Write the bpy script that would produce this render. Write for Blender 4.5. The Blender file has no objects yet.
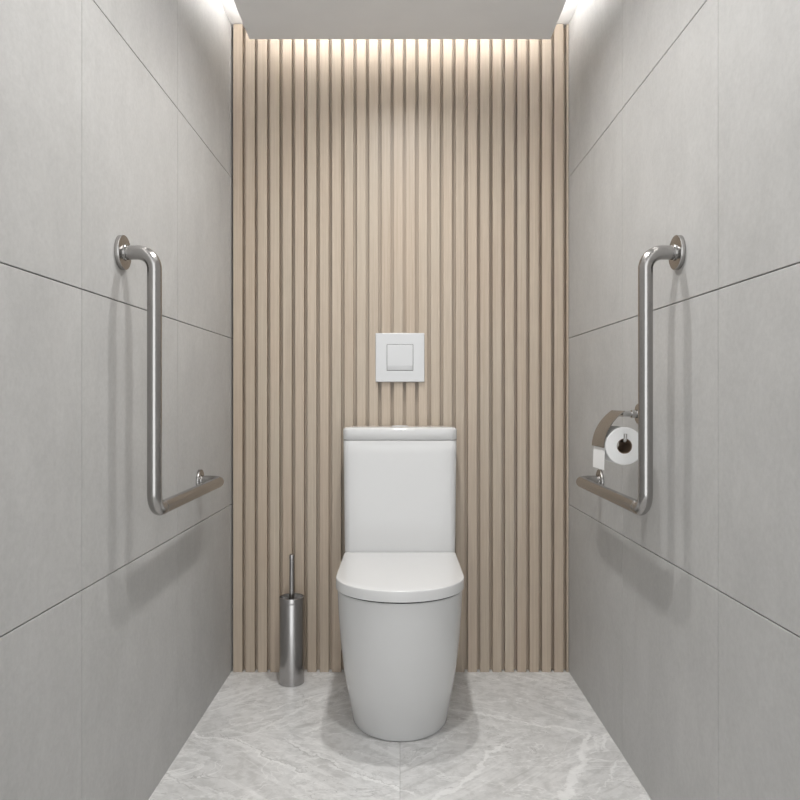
import bpy, bmesh, math
from mathutils import Vector

S = bpy.context.scene
COL = S.collection
PI = math.pi
F, D0, HC = 715.0, 2.6, 0.990          # focal length in pixels, camera to slats, camera height


def at_floor(u, v):
    d = HC * F / (v - 400.0)
    return ((u - 400.0) * d / F, d - D0)


# ------------------------------------------------------------------ helpers
def link(name, bm, mats, parent=None, smooth=True, angle=35, bevel=None):
    me = bpy.data.meshes.new(name)
    bmesh.ops.recalc_face_normals(bm, faces=bm.faces[:])
    bm.to_mesh(me)
    bm.free()
    o = bpy.data.objects.new(name, me)
    COL.objects.link(o)
    if not isinstance(mats, (list, tuple)):
        mats = [mats]
    for m in mats:
        me.materials.append(m)
    if parent is not None:
        o.parent = parent
    if smooth:
        for p in me.polygons:
            p.use_smooth = True
        try:
            me.set_sharp_from_angle(angle=math.radians(angle))
        except Exception:
            pass
    if bevel:
        b = o.modifiers.new('bevel', 'BEVEL')
        b.width = bevel[0]
        b.segments = bevel[1]
        b.limit_method = 'ANGLE'
        b.angle_limit = math.radians(40)
        b.harden_normals = False
    return o


def empty(name, loc, label, cat, group=None):
    o = bpy.data.objects.new(name, None)
    COL.objects.link(o)
    o.location = loc
    o.empty_display_size = 0.05
    tag(o, label, cat, group)
    return o


def tag(o, label, cat, group=None, kind=None):
    o['label'] = label
    o['category'] = cat
    if group:
        o['group'] = group
    if kind:
        o['kind'] = kind


def box(bm, x0, x1, y0, y1, z0, z1, mi=0):
    vs = [bm.verts.new((x, y, z)) for x in (x0, x1) for y in (y0, y1) for z in (z0, z1)]
    idx = [(0, 1, 3, 2), (4, 6, 7, 5), (0, 4, 5, 1), (2, 3, 7, 6), (0, 2, 6, 4), (1, 5, 7, 3)]
    for f in idx:
        fc = bm.faces.new([vs[i] for i in f])
        fc.material_index = mi


def loft(bm, rings, cap0=True, cap1=True, close=True):
    """rings: lists of the same number of points."""
    vr = [[bm.verts.new(p) for p in r] for r in rings]
    n = len(rings[0])
    for a, b in zip(vr, vr[1:]):
        for i in range(n if close else n - 1):
            j = (i + 1) % n
            bm.faces.new((a[i], a[j], b[j], b[i]))
    if cap0:
        bm.faces.new(vr[0][::-1])
    if cap1:
        bm.faces.new(vr[-1])
    return vr


def lathe(bm, prof, c=(0, 0, 0), axis='z', n=48, closed=False):
    """profile of (radius, height); closed => profile is a loop (solid ring)."""
    def pt(r, h, a):
        p, q = r * math.cos(a), r * math.sin(a)
        if axis == 'z':
            v = (p, q, h)
        elif axis == 'x':
            v = (h, p, q)
        else:
            v = (p, h, q)
        return (v[0] + c[0], v[1] + c[1], v[2] + c[2])
    rings = []
    for r, h in prof:
        if r < 1e-6:
            rings.append([bm.verts.new(pt(0, h, 0))])
        else:
            rings.append([bm.verts.new(pt(r, h, 2 * PI * k / n)) for k in range(n)])
    seq = list(zip(rings, rings[1:]))
    if closed:
        seq.append((rings[-1], rings[0]))
    for a, b in seq:
        if len(a) == 1 and len(b) == 1:
            continue
        for k in range(n):
            j = (k + 1) % n
            if len(a) == 1:
                bm.faces.new((a[0], b[k], b[j]))
            elif len(b) == 1:
                bm.faces.new((a[k], a[j], b[0]))
            else:
                bm.faces.new((a[k], a[j], b[j], b[k]))
    if not closed:
        for r in (rings[0], rings[-1]):
            if len(r) > 1:
                bm.faces.new(r)


def bend_path(pts, rad, seg=14):
    """polyline with rounded corners."""
    pts = [Vector(p) for p in pts]
    out = [pts[0]]
    for i in range(1, len(pts) - 1):
        p, a, b = pts[i], (pts[i - 1] - pts[i]).normalized(), (pts[i + 1] - pts[i]).normalized()
        r = rad[i - 1] if isinstance(rad, (list, tuple)) else rad
        ang = a.angle(b)
        t = r / math.tan(ang / 2)
        cen = p + (a + b).normalized() * (r / math.sin(ang / 2))
        s, e = p + a * t - cen, p + b * t - cen
        for k in range(seg + 1):
            w = k / seg
            tot = s.angle(e)
            v = (s * math.sin((1 - w) * tot) + e * math.sin(w * tot)) / math.sin(tot)
            out.append(cen + v)
    out.append(pts[-1])
    return out


def tube(bm, path, r, n=28, cap=True):
    path = [Vector(p) for p in path]
    t0 = (path[1] - path[0]).normalized()
    nrm = t0.orthogonal().normalized()
    rings = []
    prev = t0
    for i, p in enumerate(path):
        if i == 0:
            t = t0
        elif i == len(path) - 1:
            t = (path[-1] - path[-2]).normalized()
        else:
            t = ((path[i + 1] - p).normalized() + (p - path[i - 1]).normalized()).normalized()
        q = prev.rotation_difference(t)
        nrm = q @ nrm
        prev = t
        bn = t.cross(nrm).normalized()
        rr = r[i] if isinstance(r, (list, tuple)) else r
        rings.append([p + (nrm * math.cos(2 * PI * k / n) + bn * math.sin(2 * PI * k / n)) * rr for k in range(n)])
    loft(bm, rings, cap, cap)


def d_outline(w, y_rear, y_front, a, rc=0.012, n=44):
    """plan of a D: straight sides from the rear, a half-ellipse at the front (towards -y)."""
    pts = []
    yc = y_front + a
    for k in range(7):                                   # rear right corner
        t = k / 6 * PI / 2
        pts.append((w - rc + rc * math.cos(PI / 2 - t), y_rear - rc + rc * math.sin(PI / 2 - t)))
    for k in range(1, 9):
        y = (y_rear - rc) + (yc - (y_rear - rc)) * k / 9
        pts.append((w, y))
    for k in range(n + 1):
        t = PI * k / n
        pts.append((w * math.cos(t), yc - a * math.sin(t)))
    for k in range(8, 0, -1):
        y = (y_rear - rc) + (yc - (y_rear - rc)) * k / 9
        pts.append((-w, y))
    for k in range(7):
        t = k / 6 * PI / 2
        pts.append((-w + rc - rc * math.cos(t), y_rear - rc + rc * math.sin(t)))
    return pts


def rrect(x0, x1, y0, y1, r, n=8):
    pts = []
    for cx, cy, a0 in ((x1 - r, y1 - r, 0), (x0 + r, y1 - r, PI / 2), (x0 + r, y0 + r, PI), (x1 - r, y0 + r, 1.5 * PI)):
        for k in range(n + 1):
            a = a0 + PI / 2 * k / n
            pts.append((cx + r * math.cos(a), cy + r * math.sin(a)))
    return pts


# ------------------------------------------------------------------ materials
def new_mat(name):
    m = bpy.data.materials.new(name)
    m.use_nodes = True
    nt = m.node_tree
    return m, nt, nt.nodes['Principled BSDF']


class NT:
    def __init__(s, nt):
        s.nt = nt

    def n(s, typ, **kw):
        o = s.nt.nodes.new(typ)
        for k, v in kw.items():
            setattr(o, k, v)
        return o

    def l(s, a, b):
        s.nt.links.new(a, b)

    def val(s, sock, v):
        if hasattr(v, 'is_output') or isinstance(v, bpy.types.NodeSocket):
            s.l(v, sock)
        else:
            sock.default_value = v

    def math(s, op, a, b=None, clamp=False):
        o = s.n('ShaderNodeMath', operation=op, use_clamp=clamp)
        s.val(o.inputs[0], a)
        if b is not None:
            s.val(o.inputs[1], b)
        return o.outputs[0]

    def vmath(s, op, a, b=None):
        o = s.n('ShaderNodeVectorMath', operation=op)
        s.val(o.inputs[0], a)
        if b is not None:
            s.val(o.inputs[1], b)
        return o

    def noise(s, vec, scale, detail=4, rough=0.5, dist=0.0):
        o = s.n('ShaderNodeTexNoise')
        s.l(vec, o.inputs['Vector'])
        o.inputs['Scale'].default_value = scale
        o.inputs['Detail'].default_value = detail
        o.inputs['Roughness'].default_value = rough
        o.inputs['Distortion'].default_value = dist
        return o

    def ramp(s, fac, stops, interp='LINEAR'):
        o = s.n('ShaderNodeValToRGB')
        o.color_ramp.interpolation = interp
        e = o.color_ramp.elements
        while len(e) < len(stops):
            e.new(0.5)
        for i, (p, c) in enumerate(stops):
            e[i].position = p
            e[i].color = (c, c, c, 1) if not isinstance(c, tuple) else (*c, 1)
        s.l(fac, o.inputs[0])
        return o.outputs[0]

    def mix(s, fac, a, b, blend='MIX'):
        o = s.n('ShaderNodeMix', data_type='RGBA', blend_type=blend)
        s.val(o.inputs[0], fac)
        s.val(o.inputs[6], a if isinstance(a, bpy.types.NodeSocket) else (*a, 1))
        s.val(o.inputs[7], b if isinstance(b, bpy.types.NodeSocket) else (*b, 1))
        return o.outputs[2]

    def mapping(s, vec, scale=(1, 1, 1), rot=(0, 0, 0), loc=(0, 0, 0)):
        o = s.n('ShaderNodeMapping')
        s.l(vec, o.inputs[0])
        o.inputs['Scale'].default_value = scale
        o.inputs['Rotation'].default_value = rot
        o.inputs['Location'].default_value = loc
        return o.outputs[0]

    def bump(s, h, strength, dist, bsdf):
        o = s.n('ShaderNodeBump')
        o.inputs['Strength'].default_value = strength
        o.inputs['Distance'].default_value = dist
        s.l(h, o.inputs['Height'])
        s.l(o.outputs[0], bsdf.inputs['Normal'])


def plain(name, col, rough=0.5, metal=0.0, spec=0.5, var=0.03, scale=9.0):
    m, nt, b = new_mat(name)
    t = NT(nt)
    pos = t.n('ShaderNodeNewGeometry').outputs['Position']
    nz = t.noise(pos, scale, 3)
    c = t.mix(nz.outputs[0], tuple(x * (1 - var) for x in col), tuple(min(1, x * (1 + var)) for x in col))
    t.l(c, b.inputs['Base Color'])
    b.inputs['Roughness'].default_value = rough
    b.inputs['Metallic'].default_value = metal
    b.inputs['Specular IOR Level'].default_value = spec
    return m


def steel(name, col, rough, axis_scale, aniso=0.0):
    m, nt, b = new_mat(name)
    t = NT(nt)
    co = t.n('ShaderNodeTexCoord').outputs['Object']
    nz = t.noise(t.mapping(co, axis_scale), 900, 2, 0.5)
    c = t.mix(nz.outputs[0], tuple(x * 0.97 for x in col), tuple(x * 1.03 for x in col))
    t.l(c, b.inputs['Base Color'])
    b.inputs['Roughness'].default_value = rough
    b.inputs['Metallic'].default_value = 1.0
    b.inputs['Anisotropic'].default_value = aniso
    return m


def concrete_tile(name):
    m, nt, b = new_mat(name)
    t = NT(nt)
    pos = t.n('ShaderNodeNewGeometry').outputs['Position']
    a = t.noise(pos, 2.2, 6, 0.62)
    s2 = t.noise(t.mapping(pos, (1, 1.6, 1.0)), 6.0, 8, 0.68, 0.8)
    f = t.noise(pos, 90, 4, 0.7)
    k = t.math('ADD', t.math('MULTIPLY', a.outputs[0], 0.5), t.math('MULTIPLY', s2.outputs[0], 0.5))
    c = t.mix(t.ramp(k, [(0.3, 0.0), (0.7, 1.0)]), WALL_A, WALL_B)
    c = t.mix(t.ramp(f.outputs[0], [(0.35, 0.0), (0.65, 1.0)]), t.mix(1.0, c, (0.92, 0.92, 0.92), 'MULTIPLY'), c)
    t.l(c, b.inputs['Base Color'])
    b.inputs['Roughness'].default_value = 0.55
    b.inputs['Specular IOR Level'].default_value = 0.35
    t.bump(f.outputs[0], 0.12, 0.002, b)
    return m


def wood(name):
    m, nt, b = new_mat(name)
    t = NT(nt)
    pos = t.n('ShaderNodeNewGeometry').outputs['Position']
    sx = t.n('ShaderNodeSeparateXYZ')
    t.l(pos, sx.inputs[0])
    sid = t.math('FLOOR', t.math('DIVIDE', t.math('ADD', sx.outputs[0], 0.612), 0.0449))
    wn = t.n('ShaderNodeTexWhiteNoise', noise_dimensions='1D')
    t.l(sid, wn.inputs['W'])
    off = t.vmath('SCALE', wn.outputs['Color'])
    off.inputs['Scale'].default_value = 7.0
    p2 = t.vmath('ADD', pos, off.outputs[0]).outputs[0]
    g = t.noise(t.mapping(p2, (150, 150, 2.2)), 1.0, 5, 0.6, 0.4)
    g2 = t.noise(t.mapping(p2, (420, 420, 9)), 1.0, 3, 0.6)
    lo = t.noise(t.mapping(p2, (3, 3, 1.4)), 1.0, 3, 0.5)
    k = t.math('ADD', t.math('MULTIPLY', g.outputs[0], 0.6), t.math('MULTIPLY', g2.outputs[0], 0.4))
    c = t.mix(t.ramp(k, [(0.32, 0.0), (0.68, 1.0)]), WOOD_A, WOOD_B)
    tint = t.mix(t.ramp(lo.outputs[0], [(0.35, 0.0), (0.65, 1.0)]), (1.0, 0.975, 0.955), (0.985, 1.0, 1.0))
    c = t.mix(1.0, c, tint, 'MULTIPLY')
    v = t.math('ADD', t.math('MULTIPLY', wn.outputs[0], 0.06), 0.96)
    cc = t.n('ShaderNodeCombineColor')
    for i in range(3):
        t.l(v, cc.inputs[i])
    c = t.mix(1.0, c, cc.outputs[0], 'MULTIPLY')
    t.l(c, b.inputs['Base Color'])
    b.inputs['Roughness'].default_value = 0.42
    b.inputs['Specular IOR Level'].default_value = 0.55
    t.bump(k, 0.08, 0.001, b)
    return m


SEAM_Y = HC * F / 333.0 - D0      # joint between the two rows of floor tiles


def marble(name):
    m, nt, b = new_mat(name)
    t = NT(nt)
    pos = t.n('ShaderNodeNewGeometry').outputs['Position']
    sx = t.n('ShaderNodeSeparateXYZ')
    t.l(pos, sx.inputs[0])
    ix = t.math('FLOOR', t.math('DIVIDE', sx.outputs[0], 0.62))
    iy = t.math('FLOOR', t.math('DIVIDE', t.math('SUBTRACT', sx.outputs[1], SEAM_Y), 0.6))
    cv = t.n('ShaderNodeCombineXYZ')
    t.l(t.math('MULTIPLY', ix, 3.7), cv.inputs[0])
    t.l(t.math('MULTIPLY', iy, 5.3), cv.inputs[1])
    p2 = t.vmath('ADD', pos, cv.outputs[0]).outputs[0]
    big = t.noise(p2, 2.6, 6, 0.6, 0.5)
    sgn = t.math('MULTIPLY', t.math('ADD', t.math('MULTIPLY', ix, 2.0), 1.0), t.math('ADD', t.math('MULTIPLY', iy, 2.0), 1.0))
    cm = t.n('ShaderNodeCombineXYZ')
    t.l(t.math('ADD', t.math('MULTIPLY', sx.outputs[0], sgn), t.math('MULTIPLY', ix, 3.7)), cm.inputs[0])
    t.l(t.math('ADD', sx.outputs[1], t.math('MULTIPLY', iy, 5.3)), cm.inputs[1])
    pm = cm.outputs[0]
    rot = t.mapping(pm, (1, 1, 1), (0, 0, 0.7))
    diag = t.noise(t.mapping(rot, (2.2, 9.0, 1)), 2.2, 9, 0.72, 0.7)
    streak = t.noise(t.mapping(rot, (1.3, 12.0, 1)), 1.5, 9, 0.68, 0.5)
    fine = t.noise(p2, 26, 6, 0.7, 0.3)
    k = t.math('ADD', t.math('MULTIPLY', big.outputs[0], 0.4), t.math('MULTIPLY', diag.outputs[0], 0.6))
    c = t.mix(t.ramp(k, [(0.33, 0.0), (0.68, 1.0)]), MARB_A, MARB_B)
    c = t.mix(t.ramp(fine.outputs[0], [(0.40, 0.35), (0.55, 0.0)]), c, MARB_D)
    c = t.mix(t.ramp(streak.outputs[0], [(0.54, 0.0), (0.60, 0.3), (0.70, 0.55)]), c, MARB_V)
    c = t.mix(t.ramp(streak.outputs[0], [(0.30, 0.6), (0.42, 0.0)]), c, MARB_D)
    # fine broken veins everywhere
    vn = t.noise(t.mapping(pm, (1.3, 3.2, 1), (0, 0, 0.7)), 2.3, 5, 0.55, 1.0)
    vd = t.math('ABSOLUTE', t.math('SUBTRACT', vn.outputs[0], 0.5))
    thin = t.ramp(vd, [(0.0, 0.55), (0.012, 0.0)])
    c = t.mix(thin, c, MARB_V)
    dk = t.noise(t.mapping(pm, (1.2, 3.0, 1), (0, 0, 0.6)), 3.1, 6, 0.6, 1.2)
    dd = t.math('ABSOLUTE', t.math('SUBTRACT', dk.outputs[0], 0.5))
    patch = t.ramp(t.noise(p2, 5.0, 2).outputs[0], [(0.46, 0.0), (0.6, 0.9)])
    c = t.mix(t.math('MULTIPLY', t.ramp(dd, [(0.0, 1.0), (0.008, 0.0)]), patch), c, MARB_D)
    # the larger white veins of these tiles
    w1 = t.noise(pos, 9.0, 8, 0.7)
    w2 = t.noise(t.vmath('ADD', pos, (4.1, 2.2, 0)).outputs[0], 9.0, 8, 0.7)
    cw = t.n('ShaderNodeCombineXYZ')
    t.l(t.math('MULTIPLY', t.math('SUBTRACT', w1.outputs[0], 0.5), 0.11), cw.inputs[0])
    t.l(t.math('MULTIPLY', t.math('SUBTRACT', w2.outputs[0], 0.5), 0.11), cw.inputs[1])
    pw = t.vmath('ADD', pos, cw.outputs[0]).outputs[0]
    wid = t.math('ADD', t.math('MULTIPLY', t.noise(pos, 26, 5, 0.65).outputs[0], 1.9), 0.0)
    veins = [((258, 731), (346, 687), .010, .6), ((258, 714), (319, 696), .008, .6), ((211, 711), (265, 687), .007, .5),
             ((265, 731), (353, 707), .007, .5), ((225, 700), (290, 676), .006, .4),
             ((194, 734), (240, 742), .010, .7), ((236, 740), (305, 774), .013, .85), ((282, 738), (345, 770), .007, .6),
             ((330, 766), (410, 792), .009, .7), ((160, 775), (250, 800), .008, .4),
             ((454, 709), (575, 731), .009, .7), ((454, 700), (542, 724), .006, .5), ((511, 674), (569, 686), .005, .5),
             ((589, 734), (580, 760), .014, .85), ((582, 757), (562, 803), .018, .85), ((607, 735), (604, 745), .008, .6),
             ((500, 745), (466, 780), .012, .75), ((468, 777), (436, 803), .013, .75), ((617, 764), (597, 790), .005, .6),
             ((403, 766), (452, 735), .006, .55)]
    cracks = [((222, 735), (262, 752), .0042, .8), ((258, 750), (304, 772), .0045, .9), ((288, 744), (342, 769), .0035, .8),
              ((335, 766), (400, 787), .0035, .7), ((300, 708), (353, 690), .0028, .6), ((250, 731), (285, 716), .0025, .4),
              ((480, 676), (520, 686), .0030, .5), ((535, 668), (566, 684), .0025, .5), ((500, 755), (540, 762), .0025, .4),
              ((170, 772), (196, 790), .0040, .6), ((420, 770), (470, 748), .0025, .4)]
    acc = None
    dark = None
    for (pa, pb, w, st) in veins + [(a_, b_, w_, -s_) for a_, b_, w_, s_ in cracks]:
        ax, ay = at_floor(*pa)
        bx, by = at_floor(*pb)
        dx, dy = bx - ax, by - ay
        L = math.hypot(dx, dy)
        dx, dy = dx / L, dy / L
        rel = t.vmath('SUBTRACT', pw, (ax, ay, 0)).outputs[0]
        al = t.vmath('DOT_PRODUCT', rel, (dx, dy, 0)).outputs['Value']
        ac = t.math('ABSOLUTE', t.vmath('DOT_PRODUCT', rel, (-dy, dx, 0)).outputs['Value'])
        prof = t.math('MULTIPLY', t.math('SUBTRACT', 1.0, t.math('DIVIDE', ac, t.math('MULTIPLY', wid, w * 0.72)), True), 2.2, True)
        end = t.math('MULTIPLY', t.math('ADD', t.math('DIVIDE', al, 0.03), 1.0, True),
                     t.math('DIVIDE', t.math('SUBTRACT', L + 0.03, al), 0.03, True))
        v = t.math('MULTIPLY', t.math('MULTIPLY', t.math('POWER', prof, 0.8), end), st * 0.9 if st > 0 else -st * 0.5)
        if st > 0:
            acc = v if acc is None else t.math('MAXIMUM', acc, v)
        else:
            dark = v if dark is None else t.math('MAXIMUM', dark, v)
    acc = t.math('MULTIPLY', acc, t.ramp(t.noise(pos, 22, 4, 0.7).outputs[0], [(0.3, 0.55), (0.6, 1.0)]))
    c = t.mix(acc, c, MARB_V)
    c = t.mix(dark, c, (0.30, 0.295, 0.285))
    t.l(c, b.inputs['Base Color'])
    b.inputs['Roughness'].default_value = 0.24
    b.inputs['Specular IOR Level'].default_value = 0.45
    return m


WALL_A, WALL_B = (0.440, 0.438, 0.431), (0.550, 0.546, 0.537)
WOOD_A, WOOD_B = (0.445, 0.364, 0.283), (0.565, 0.480, 0.388)
MARB_A, MARB_B, MARB_D, MARB_V = (0.62, 0.618, 0.613), (0.82, 0.818, 0.813), (0.42, 0.417, 0.41), (0.93, 0.93, 0.925)

M_TILE = concrete_tile('grey_stone_tile')
M_GROUT = plain('dark_grout', (0.16, 0.155, 0.15), 0.9)
M_FGROUT = plain('floor_grout', (0.45, 0.445, 0.44), 0.9)
M_WOOD = wood('pale_oak')
M_MARBLE = marble('grey_marble')
M_CEIL = plain('white_paint', (0.86, 0.862, 0.865), 0.8, spec=0.2)
M_SLAB = plain('white_plaster', (0.82, 0.81, 0.80), 0.9, spec=0.2)
M_CERAMIC = plain('white_ceramic', (0.672, 0.674, 0.674), 0.09, var=0.005)
M_SEAT = plain('white_seat_plastic', (0.725, 0.727, 0.727), 0.18, var=0.005)
M_GAP_SHADE = plain('gap_shade_black', (0.025, 0.025, 0.025), 0.9, spec=0.1)  # shade of the lid gap, put into the colour
M_PLATE = plain('white_plate_plastic', (0.64, 0.65, 0.66), 0.25, var=0.005)
M_STEEL = steel('brushed_steel', (0.38, 0.37, 0.36), 0.22, (1, 1, 1))
M_STEELC = steel('brushed_steel_canister', (0.45, 0.44, 0.435), 0.25, (1, 1, 0.03), 0.5)
M_CHROME = steel('polished_steel', (0.48, 0.47, 0.46), 0.12, (1, 1, 1))
M_PAPER = plain('white_tissue', (0.80, 0.80, 0.795), 0.95, spec=0.1)
M_CARD = plain('brown_cardboard', (0.26, 0.19, 0.14), 0.9, spec=0.1)
M_BRISTLE = plain('white_bristles', (0.7, 0.7, 0.7), 0.8)
M_BLACK = plain('recess_black', (0.03, 0.03, 0.03), 0.6)  # near-black floor of the recess around the rocker button

# ------------------------------------------------------------------ the room
ZP, ZC = 2.255, 2.360          # dropped ceiling panel, ceiling above the cove
YF = -3.3                     # end behind the camera, left open to let added fill light in
WB, SPLAY = 0.6145, 0.0100    # half-width at the slats, and how much the room widens towards the door


def wall_x(y):
    return WB + SPLAY * (0.0 - y)


def side_wall(s, name, label):
    """wall of 0.6 m tiles, each with an eased edge; the courses are a few millimetres out of level."""
    bm = bmesh.new()
    ys = [0.028, -0.003, -0.604, -1.192, -1.79, -2.39, -2.99, YF]
    g, gv, e = 0.0012, 0.0009, 0.0012
    # (height at the slats, slope along y) of every horizontal joint, found from the photograph
    J = [(0.0, 0.0), (0.6100, -0.0042), (1.2147, 0.0054), (1.8006, -0.0049), (2.361, 0.0)]

    def P(y, z, dep):
        return (s * (wall_x(y) + dep), y, z)
    for ya, yb in zip(ys, ys[1:]):
        y0, y1 = yb + gv, ya - gv
        for (za, ka), (zb, kb) in zip(J, J[1:]):
            lo = lambda y: za + ka * y + (g if za > 0 else 0)
            hi = lambda y: zb + kb * y - g
            o = [bm.verts.new(P(y, z, 0.010)) for y, z in ((y0, lo(y0)), (y1, lo(y1)), (y1, hi(y1)), (y0, hi(y0)))]
            m_ = [bm.verts.new(P(y, z, e * .5)) for y, z in ((y0, lo(y0)), (y1, lo(y1)), (y1, hi(y1)), (y0, hi(y0)))]
            ee = e * 0.35
            i_ = [bm.verts.new(P(y, z, 0.0)) for y, z in ((y0 + ee * .5, lo(y0) + e), (y1 - ee * .5, lo(y1) + e), (y1 - ee * .5, hi(y1) - e), (y0 + ee * .5, hi(y0) - e))]
            for a, b in ((o, m_), (m_, i_)):
                for k in range(4):
                    bm.faces.new((a[k], a[(k + 1) % 4], b[(k + 1) % 4], b[k]))
            bm.faces.new(i_)
    # grout bed and the wall behind
    q = [bm.verts.new(P(y, z, dep)) for dep in (0.006, 0.12) for y, z in ((YF, 0), (0.06, 0), (0.06, ZC + .001), (YF, ZC + .001))]
    for f in ((0, 1, 2, 3), (7, 6, 5, 4), (0, 4, 5, 1), (1, 5, 6, 2), (2, 6, 7, 3), (3, 7, 4, 0)):
        bm.faces.new([q[i] for i in f]).material_index = 1
    o = link(name, bm, [M_TILE, M_GROUT], smooth=False)
    tag(o, label, 'wall', kind='structure')
    return o


side_wall(-1, 'wall_left', 'left side wall of large grey stone-look tiles')
side_wall(1, 'wall_right', 'right side wall of large grey stone-look tiles')

# back wall: pale wooden slats on a board of the same wood
bm = bmesh.new()
box(bm, -0.6135, 0.6135, 0.028, 0.06, 0.0, ZC - 0.003)
x = -0.6062
PITCH, SLAT = 0.04491, 0.0325
c = 0.0005
while x < 0.612:
    x1 = min(x + SLAT, 0.6132)
    pr = [(x, 0.029), (x, c), (x + c, 0.0), (x1 - c, 0.0), (x1, c), (x1, 0.029)]
    loft(bm, [[(p[0], p[1], 0.0005) for p in pr], [(p[0], p[1], ZC - 0.003) for p in pr]], True, True)
    x += PITCH
o = link('wall_back', bm, M_WOOD, smooth=False)
tag(o, 'back wall clad in pale oak vertical slats behind the toilet', 'wall', kind='structure')

# floor of four visible marble tiles (and the rows towards the door)
bm = bmesh.new()
ye = [0.055, SEAM_Y, SEAM_Y - 0.6, SEAM_Y - 1.2, SEAM_Y - 1.8, SEAM_Y - 2.4, YF]
g, e = 0.0005, 0.0006
for ya, yb in zip(ye, ye[1:]):
    for xa, xb in ((-0.76, 0.0), (0.0, 0.76)):
        x0, x1, y0, y1 = xa + g, xb - g, yb + g, ya - g
        a = [bm.verts.new((p, q, -0.008)) for p, q in ((x0, y0), (x1, y0), (x1, y1), (x0, y1))]
        b = [bm.verts.new((p, q, -e)) for p, q in ((x0, y0), (x1, y0), (x1, y1), (x0, y1))]
        d = [bm.verts.new((p, q, 0.0)) for p, q in ((x0 + e, y0 + e), (x1 - e, y0 + e), (x1 - e, y1 - e), (x0 + e, y1 - e))]
        for u, v in ((a, b), (b, d)):
            for k in range(4):
                bm.faces.new((u[k], u[(k + 1) % 4], v[(k + 1) % 4], v[k]))
        bm.faces.new(d)
box(bm, -0.76, 0.76, YF, 0.06, -0.06, -0.003, 1)
o = link('floor', bm, [M_MARBLE, M_FGROUT], smooth=False)
tag(o, 'pale grey marble tile floor with white veins', 'floor', kind='structure')

# ceiling: slab, and the dropped panel that leaves a lit cove along three sides
HPX = 0.5275                  # half-width of the panel
bm = bmesh.new()
box(bm, -0.78, 0.78, YF, 0.06, ZC, ZC + 0.08, 1)
pr = [(-HPX, ZP), (HPX, ZP), (HPX, ZP + 0.035), (0.40, ZP + 0.035), (0.40, ZC + .001), (-0.40, ZC + .001), (-0.40, ZP + 0.035), (-HPX, ZP + 0.035)]
yr = -0.0915
# plate
box(bm, -HPX, HPX, YF, yr, ZP, ZP + 0.03)
# core that carries it
box(bm, -0.40, 0.40, YF, yr - 0.13, ZP + 0.03, ZC)
o = link('ceiling', bm, [M_CEIL, M_SLAB], smooth=False, bevel=(0.0012, 2))
tag(o, 'white dropped ceiling panel with a glowing cove around its edge', 'ceiling', kind='structure')

# ------------------------------------------------------------------ toilet
T = empty('toilet', (0, 0, 0), 'white back-to-wall close-coupled toilet with closed lid on the marble floor', 'toilet')


prof_z = [0.436, 0.35, 0.267, 0.187, 0.12, 0.07, 0.03, 0.0]
prof_w = [0.1850, 0.1825, 0.1780, 0.1710, 0.1630, 0.1560, 0.1505, 0.1475]


def lerp_prof(z):
    for (z1, w1), (z0, w0) in zip(zip(prof_z, prof_w), list(zip(prof_z, prof_w))[1:]):
        if z0 <= z <= z1:
            f = (z - z0) / (z1 - z0)
            return w0 + (w1 - w0) * f
    return prof_w[0]


def bowl_ring(z, inset=0.0, w=None):
    wz = lerp_prof(z) if w is None else w
    s = (wz - 0.1475) / (0.185 - 0.1475)
    s2 = 0.55 * s + 0.45 * z / 0.436
    front = -0.533 - 0.127 * s2
    return [(p[0], p[1], z) for p in d_outline(wz - inset, -0.004 - inset, front + inset, 0.175 + 0.004 * s - inset * 0.5, 0.01)]


bm = bmesh.new()
rings = [bowl_ring(0.0, 0.006), bowl_ring(0.0015, 0.002), bowl_ring(0.006, 0.0)]
z = 0.02
while z < 0.425:
    rings.append(bowl_ring(z))
    z += 0.02
rings += [bowl_ring(0.428), bowl_ring(0.4316, 0.0008), bowl_ring(0.433, 0.0025), bowl_ring(0.433, 0.006)]
# the basin inside, hidden under the lid
def basin(z, k, dz=0.0):
    return [(p[0] * 1.0, p[1], z) for p in d_outline(0.135 * k, -0.36 + 0.13 * k, -0.36 - 0.245 * k, 0.17 * k, 0.03 * k)]
rings += [basin(0.432, 1.0), basin(0.40, 0.97), basin(0.30, 0.75), basin(0.22, 0.42)]
loft(bm, rings, True, True)
link('bowl', bm, M_CERAMIC, T, angle=50).scale.z = 1.009

# seat ring under the lid, coloured near-black to stand for the gap's shadow
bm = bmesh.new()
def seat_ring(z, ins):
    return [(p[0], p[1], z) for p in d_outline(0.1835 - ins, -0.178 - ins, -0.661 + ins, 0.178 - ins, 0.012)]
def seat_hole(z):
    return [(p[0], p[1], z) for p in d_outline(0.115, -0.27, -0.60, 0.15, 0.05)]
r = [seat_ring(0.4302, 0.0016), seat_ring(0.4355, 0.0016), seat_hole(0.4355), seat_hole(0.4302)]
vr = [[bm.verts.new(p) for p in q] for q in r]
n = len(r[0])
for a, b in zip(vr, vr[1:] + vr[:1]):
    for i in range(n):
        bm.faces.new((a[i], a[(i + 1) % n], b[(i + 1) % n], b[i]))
o = link('seat', bm, M_GAP_SHADE, T)
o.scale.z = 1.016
o['label'] = 'seat ring blackened as the shadow line between lid and bowl'

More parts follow.
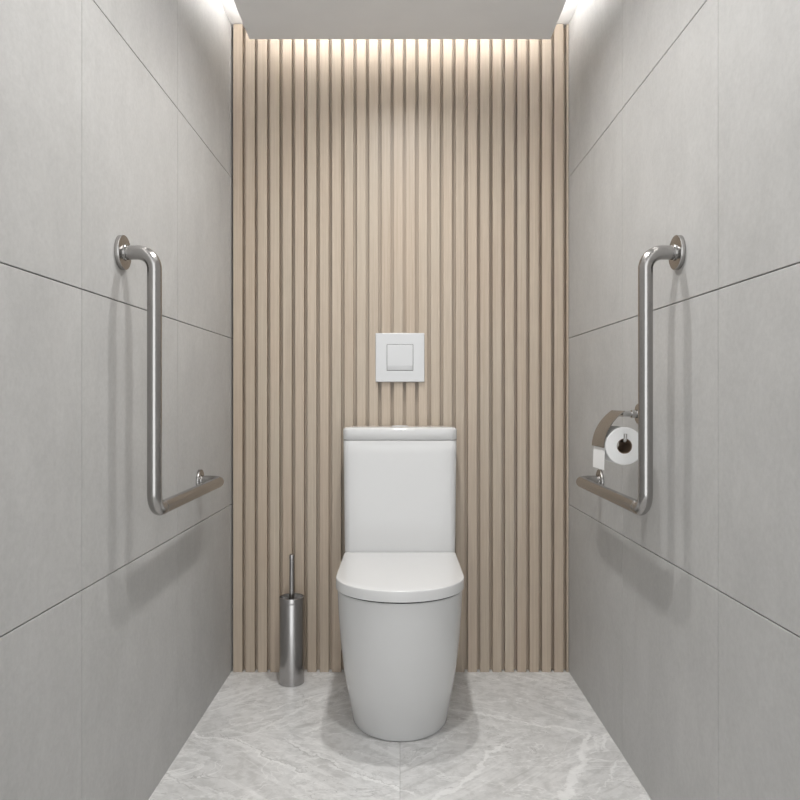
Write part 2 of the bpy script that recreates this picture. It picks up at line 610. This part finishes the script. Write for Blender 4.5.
bm = bmesh.new()
def lid_ring(z, ins):
    return [(p[0], p[1], z) for p in d_outline(0.1885 - ins, -0.1735 - ins, -0.6700 + ins, 0.178 - ins * .6, 0.010)]
rings = [lid_ring(0.4356, 0.006), lid_ring(0.4356, 0.0008), lid_ring(0.4363, 0.0002), lid_ring(0.4375, 0.0), lid_ring(0.4625, 0.0)]
for k in range(1, 7):
    a = k / 6 * PI / 2
    rings.append(lid_ring(0.4625 + 0.0040 * math.sin(a), 0.0040 * (1 - math.cos(a))))
rings.append(lid_ring(0.4670, 0.03))
rings.append(lid_ring(0.4676, 0.08))
loft(bm, rings, True, True)
link('seat_lid', bm, M_SEAT, T, angle=50).scale.z = 1.016

bm = bmesh.new()
def tank_ring(z, hw, ins=0.0, yf=-0.170):
    return [(p[0], p[1], z) for p in rrect(-hw + ins, hw - ins, yf + ins, -0.004 - ins, 0.022)]
rings = [tank_ring(0.4375, 0.1885, 0.004), tank_ring(0.4400, 0.1890)]
for k in range(1, 10):
    zz = 0.44 + (0.846 - 0.44) * k / 9
    rings.append(tank_ring(zz, 0.1890 + 0.0048 * (k / 9)))
rings += [tank_ring(0.8472, 0.1938, 0.001)]
loft(bm, rings, True, True)
link('cistern', bm, M_CERAMIC, T, angle=50).scale.z = 1.0063

bm = bmesh.new()
rings = [tank_ring(0.8482, 0.1935, 0.006, -0.172), tank_ring(0.8495, 0.1945, 0.006, -0.172), tank_ring(0.8497, 0.1945, 0.001, -0.172), tank_ring(0.8510, 0.1945, 0.0, -0.172), tank_ring(0.8805, 0.1945, 0.0, -0.172)]
for k in range(1, 8):
    a = k / 7 * PI / 2
    rings.append(tank_ring(0.8805 + 0.0100 * math.sin(a), 0.1945, 0.0100 * (1 - math.cos(a)), -0.172))
rings.append(tank_ring(0.8920, 0.1945, 0.035, -0.172))
rings.append(tank_ring(0.8926, 0.1945, 0.06, -0.172))
loft(bm, rings, True, True)
L = link('cistern_lid', bm, M_CERAMIC, T, angle=50)
L.scale.z = 1.0063
bm = bmesh.new()
lathe(bm, [(0.0, 0.8920), (0.030, 0.8920), (0.030, 0.8932), (0.027, 0.8944), (0.012, 0.8954), (0.0, 0.8956)], (0, -0.088, 0), 'z', 40)
o = link('flush_button', bm, M_PLATE, L)

# ------------------------------------------------------------------ flush plate on the slats
FP = empty('flush_plate', (0, 0, 1.144), 'square white flush plate on the slatted wall above the cistern', 'flush plate')
def fp_ring(hw, y, r):
    return [(p[0], y, p[1]) for p in rrect(-hw, hw, -hw, hw, r, 5)]
bm = bmesh.new()
H = 0.0887
outer = [fp_ring(H, 0.0015, .003), fp_ring(H, -0.0085, .003), fp_ring(H - .0008, -0.0100, .003), fp_ring(H - .0022, -0.0108, .003), fp_ring(H - .0034, -0.0108, .003)]
hole = [fp_ring(0.0488, -0.0108, .0015), fp_ring(0.0480, -0.0108, .0015), fp_ring(0.0478, -0.0035, .0015)]
vr = [[bm.verts.new(p) for p in q] for q in outer + hole]
n = len(vr[0])
for a, b in zip(vr, vr[1:]):
    for i in range(n):
        bm.faces.new((a[i], a[(i + 1) % n], b[(i + 1) % n], b[i]))
bm.faces.new(vr[0])
bm.faces.new(vr[-1]).material_index = 1
link('plate', bm, [M_PLATE, M_BLACK], FP, angle=30)
bm = bmesh.new()
# rocker: proud at the bottom, folding back at the foot
hw = 0.0466
pr = [(-0.0036, 0.0466), (-0.0108, 0.0466), (-0.0122, 0.0452), (-0.0150, -0.0285), (-0.0146, -0.0305), (-0.0112, -0.0452), (-0.0100, -0.0466), (-0.0036, -0.0466)]
loft(bm, [[(-hw, y, z) for y, z in pr], [(-hw + 0.0008, y - (0.0006 if y < -.01 else 0), z) for y, z in pr], [(hw - 0.0008, y - (0.0006 if y < -.01 else 0), z) for y, z in pr], [(hw, y, z) for y, z in pr]], True, True)
link('rocker_button', bm, M_PLATE, FP, angle=20)

# ------------------------------------------------------------------ grab bars
XB, YT, YB_, ZT, ZB = 0.5495, -1.0, -0.40, 1.320, 0.7415


def grab_bar(s, label):
    xw = wall_x(YT)
    xw2 = wall_x(YB_)
    R = empty('grab_bar', (s * xw, YT, ZB), label, 'grab bar', 'steel grab bars on the side walls')
    def Lc(x, y, z):
        return (x - s * xw, y - YT, z - ZB)
    bm = bmesh.new()
    path = bend_path([Lc(s * (xw - 0.011), YT, ZT), Lc(s * XB, YT, ZT), Lc(s * XB, YT, ZB), Lc(s * XB, YB_, ZB), Lc(s * (xw2 - 0.007), YB_, ZB)],
                     [0.037, 0.041, 0.040], 18)
    tube(bm, path, 0.0160, 36)
    link('rail', bm, M_STEEL, R, angle=50)
    for (y, z, rf, th) in ((YT, ZT, 0.0385, 0.010), (YB_, ZB, 0.0350, 0.008)):
        w = wall_x(y)
        bm = bmesh.new()
        b = 0.0018
        pr = [(0.0, 0.0), (rf, 0.0), (rf, th - b), (rf - b * .3, th - b * .3), (rf - b, th), (0.0, th)]
        lathe(bm, [(r_, -s * h_) for r_, h_ in pr], Lc(s * w, y, z), 'x', 56)
        fl = link('wall_flange', bm, M_STEEL, R, angle=30)
        bm = bmesh.new()
        lathe(bm, [(0.0165, -s * th), (0.0185, -s * th), (0.0185, -s * (th + .0035)), (0.0175, -s * (th + .0045)), (0.0165, -s * (th + .0045))],
              Lc(s * w, y, z), 'x', 40, closed=True)
        link('collar', bm, M_CHROME, fl, angle=30)
    # the seam where the bottom bend is sleeved onto the level bar
    bm = bmesh.new()
    lathe(bm, [(0.0160, 0.0), (0.01665, 0.0004), (0.01665, 0.0042), (0.0160, 0.0046)], Lc(s * XB, YT + 0.052, ZB), 'y', 40)
    link('joint_ring', bm, M_CHROME, R, angle=30)
    return R


grab_bar(-1, 'L-shaped brushed steel grab bar on the left wall above the toilet brush')
grab_bar(1, 'L-shaped brushed steel grab bar on the right wall partly hiding the toilet roll')

# ------------------------------------------------------------------ toilet roll holder and roll
RX, RZ, RY0, RY1, RR = 0.5495, 0.877, -0.850, -0.748, 0.0465     # roll axis, ends, radius
TX, TZ = 0.548, 0.954                                             # hinge line above the roll
AY = -0.745                                                       # where the arm leaves the wall
wx = wall_x(AY)
HB = empty('toilet_roll_holder', (wx, AY, TZ), 'steel toilet roll holder with curved cover flap on the right wall', 'toilet roll holder')


def Lh(x, y, z):
    return (x - wx, y - AY, z - TZ)


bm = bmesh.new()
pr = [(0.0, 0.0), (0.026, 0.0), (0.026, 0.005), (0.0245, 0.0062), (0.0, 0.0062)]
lathe(bm, [(r_, -h_) for r_, h_ in pr], Lh(wx, AY, TZ), 'x', 40)
link('wall_flange', bm, M_CHROME, HB, angle=30)
bm = bmesh.new()
tube(bm, [Lh(wx - 0.005, AY, TZ), Lh(wx - 0.022, AY, TZ), Lh(wx - 0.0221, AY, TZ), Lh(TX - 0.001, AY, TZ)], [0.0105, 0.0105, 0.0072, 0.0072], 24)
link('arm', bm, M_CHROME, HB, angle=40)
bm = bmesh.new()                     # bar under the flap, round behind the roll and forward through its core
zs = RZ + 0.0125
tube(bm, bend_path([Lh(TX, RY0 - 0.006, TZ), Lh(TX, RY1 + 0.016, TZ), Lh(TX, RY1 + 0.016, zs), Lh(TX, RY0 - 0.009, zs), Lh(TX + .001, RY0 - 0.009, zs + 0.018)],
                   [0.008, 0.010, 0.006], 8), 0.0040, 16)
link('spindle', bm, M_CHROME, HB, angle=40)
# the flap: a bent sheet from the hinge, over and down the room side of the roll
prof = []
P0, P1, P2, P3 = (TX + 0.003, TZ + 0.0085), (TX - 0.018, TZ - 0.006), (0.5025, 0.920), (0.4995, 0.8725)
for k in range(25):
    t = k / 24
    prof.append(tuple((1 - t) ** 3 * a + 3 * (1 - t) ** 2 * t * b + 3 * (1 - t) * t * t * c_ + t ** 3 * d_ for a, b, c_, d_ in zip(P0, P1, P2, P3)))
bm = bmesh.new()
th = 0.0013
out = []
for i, p in enumerate(prof):
    q, r = prof[max(0, i - 1)], prof[min(24, i + 1)]
    tx, tz = r[0] - q[0], r[1] - q[1]
    l_ = math.hypot(tx, tz)
    out.append((p[0] - tz / l_ * th * -1, p[1] + tx / l_ * th * -1))
loop = prof + out[::-1]
loft(bm, [[Lh(p[0], RY0 + 0.0, p[1]) for p in loop], [Lh(p[0], RY1 + 0.006, p[1]) for p in loop]], True, True)
link('cover_flap', bm, M_STEEL, HB, angle=30)

RO = empty('toilet_roll', (RX, RY0, RZ), 'white toilet paper roll hanging in the steel holder', 'toilet roll')


def Lr(x, y, z):
    return (x - RX, y - RY0, z - RZ)


bm = bmesh.new()
ri = 0.0188
lathe(bm, [(ri, RY0), (RR - 0.0015, RY0), (RR, RY0 + 0.0015), (RR, RY1 - 0.0015), (RR - 0.0015, RY1), (ri, RY1)], Lr(RX, 0, RZ), 'y', 64, closed=True)
for v in bm.verts:
    pass
link('paper', bm, M_PAPER, RO, angle=40)
bm = bmesh.new()
lathe(bm, [(ri - 0.0012, RY0 + 0.0006), (ri, RY0 + 0.0006), (ri, RY1 - 0.0006), (ri - 0.0012, RY1 - 0.0006)], Lr(RX, 0, RZ), 'y', 48, closed=True)
link('cardboard_core', bm, M_CARD, RO, angle=40)
bm = bmesh.new()                     # loose sheet that leaves the roll at its room side and hangs
pts = []
for k in range(7):
    a = PI - (1 - k / 6) * 0.5
    pts.append((RX + (RR + 0.0006) * math.cos(a), RZ + (RR + 0.0006) * math.sin(a)))
for k in range(1, 9):
    z_ = RZ - (RZ - 0.8185) * k / 8
    pts.append((RX - RR - 0.0006 - 0.0022 * math.sin(PI * .5 * k / 8), z_))
loop = pts + [(p[0] - 0.0007, p[1]) for p in pts[::-1]]
rings = []
for k in range(5):
    y = RY0 + 0.0012 + (RY1 - RY0 - 0.0024) * k / 4
    rings.append([Lr(p[0], y, p[1] - (0.0016 * k / 4 if p[1] < .83 else 0)) for p in loop])
loft(bm, rings, True, True)
link('loose_sheet', bm, M_PAPER, RO, angle=40)

# ------------------------------------------------------------------ toilet brush in its canister
BX, BY = -0.3790, -0.0950
CB = empty('toilet_brush_holder', (BX, BY, 0), 'tall brushed steel toilet brush canister on the floor left of the toilet', 'brush holder')
bm = bmesh.new()
R_, Hh = 0.0432, 0.3020
lathe(bm, [(0.0, 0.0), (R_ - .002, 0.0), (R_, 0.002), (R_, Hh - .0012), (R_ - .0006, Hh), (R_ - .0022, Hh), (R_ - .0028, Hh - .001),
           (R_ - .0028, 0.004), (0.0, 0.004)], (0, 0, 0), 'z', 72)
CN = link('canister', bm, M_STEELC, CB, angle=40)
bm = bmesh.new()
lathe(bm, [(R_ - 0.0004, Hh - .020), (R_ + 0.0010, Hh - .0195), (R_ + 0.0010, Hh - .0008), (R_ + 0.0004, Hh + 0.0003), (R_ - 0.0024, Hh + 0.0003), (R_ - 0.0024, Hh - .003), (R_ - 0.0004, Hh - .003)],
      (0, 0, 0), 'z', 72, closed=True)
link('rim', bm, M_STEELC, CN, angle=30)
TB = empty('toilet_brush', (BX, BY, 0.004), 'steel toilet brush standing in the canister, its thin handle sticking out', 'toilet brush')
bm = bmesh.new()
lathe(bm, [(0.0, 0.13), (0.0088, 0.13), (0.0088, 0.4260), (0.0084, 0.4264), (0.0084, 0.4274), (0.0092, 0.4278), (0.0092, 0.4420), (0.0082, 0.4448), (0.0062, 0.4455), (0.0, 0.4455)], (0, 0, 0), 'z', 32)
link('handle', bm, M_STEELC, TB, angle=40)
bm = bmesh.new()
lathe(bm, [(0.0, 0.2745), (0.0395, 0.2745), (0.0395, 0.2790), (0.0385, 0.2800), (0.0, 0.2800)], (0, 0, 0), 'z', 48)
o = link('splash_disc', bm, M_STEELC, TB, angle=40)
bm = bmesh.new()
lathe(bm, [(0.0, 0.0), (0.022, 0.002), (0.033, 0.018), (0.035, 0.06), (0.030, 0.085), (0.012, 0.095), (0.012, 0.13), (0.0, 0.13)], (0, 0, 0), 'z', 40)
link('bristle_head', bm, M_BRISTLE, TB, angle=40)


# ------------------------------------------------------------------ light
def area(name, loc, rot, sx, sy, power, col, spread=180):
    l = bpy.data.lights.new(name, 'AREA')
    l.shape = 'RECTANGLE'
    l.size, l.size_y = sx, sy
    l.energy = power
    l.color = col
    l.spread = math.radians(spread)
    o = bpy.data.objects.new(name, l)
    COL.objects.link(o)
    o.location = loc
    o.rotation_euler = rot
    return o


COVE = (1.0, 0.985, 0.97)
LC = YF - 0.0
ly = (yr - 0.10 + YF) / 2
ll = abs(YF - yr) - 0.2
CW, CBK, DL = 9.0, 3.0, 6.0
# led strips lying on the panel's rim inside the cove, shining up and outwards
area('cove_strip_left', (-0.485, ly, ZP + 0.034), (0, math.radians(180 - 6), 0), 0.012, ll, CW, COVE)
area('cove_strip_right', (0.485, ly, ZP + 0.034), (0, math.radians(180 + 6), 0), 0.012, ll, CW, COVE)
area('cove_strip_back', (0, -0.135, ZP + 0.034), (math.radians(180), 0, 0), 1.0, 0.012, CBK, COVE)
# recessed downlights in the panel, out of the picture above
for i, y in enumerate((-0.66, -1.34)):
    area('downlight', (0.0, y, ZP - 0.002), (0, 0, 0), 0.07, 0.05, DL, (1.0, 0.985, 0.965), 150)

w = bpy.data.worlds.new('world')
S.world = w
w.use_nodes = True
w.node_tree.nodes['Background'].inputs[0].default_value = (0.975, 0.99, 1.0, 1)
w.node_tree.nodes['Background'].inputs[1].default_value = 2.05  # even fill light, added from beyond the open end

# ------------------------------------------------------------------ camera
cd = bpy.data.cameras.new('camera')
cam = bpy.data.objects.new('camera', cd)
COL.objects.link(cam)
cam.location = (0, -D0, HC)
cam.rotation_euler = (math.radians(90), 0, 0)
cd.sensor_width = 36.0
cd.lens = 36.0 * F / 800.0
cd.clip_start = 0.02
S.camera = cam

vs = S.view_settings
vs.view_transform = 'Standard'
vs.look = 'None'
vs.gamma = 1.0
vs.use_curve_mapping = False
vs.exposure = 0.20
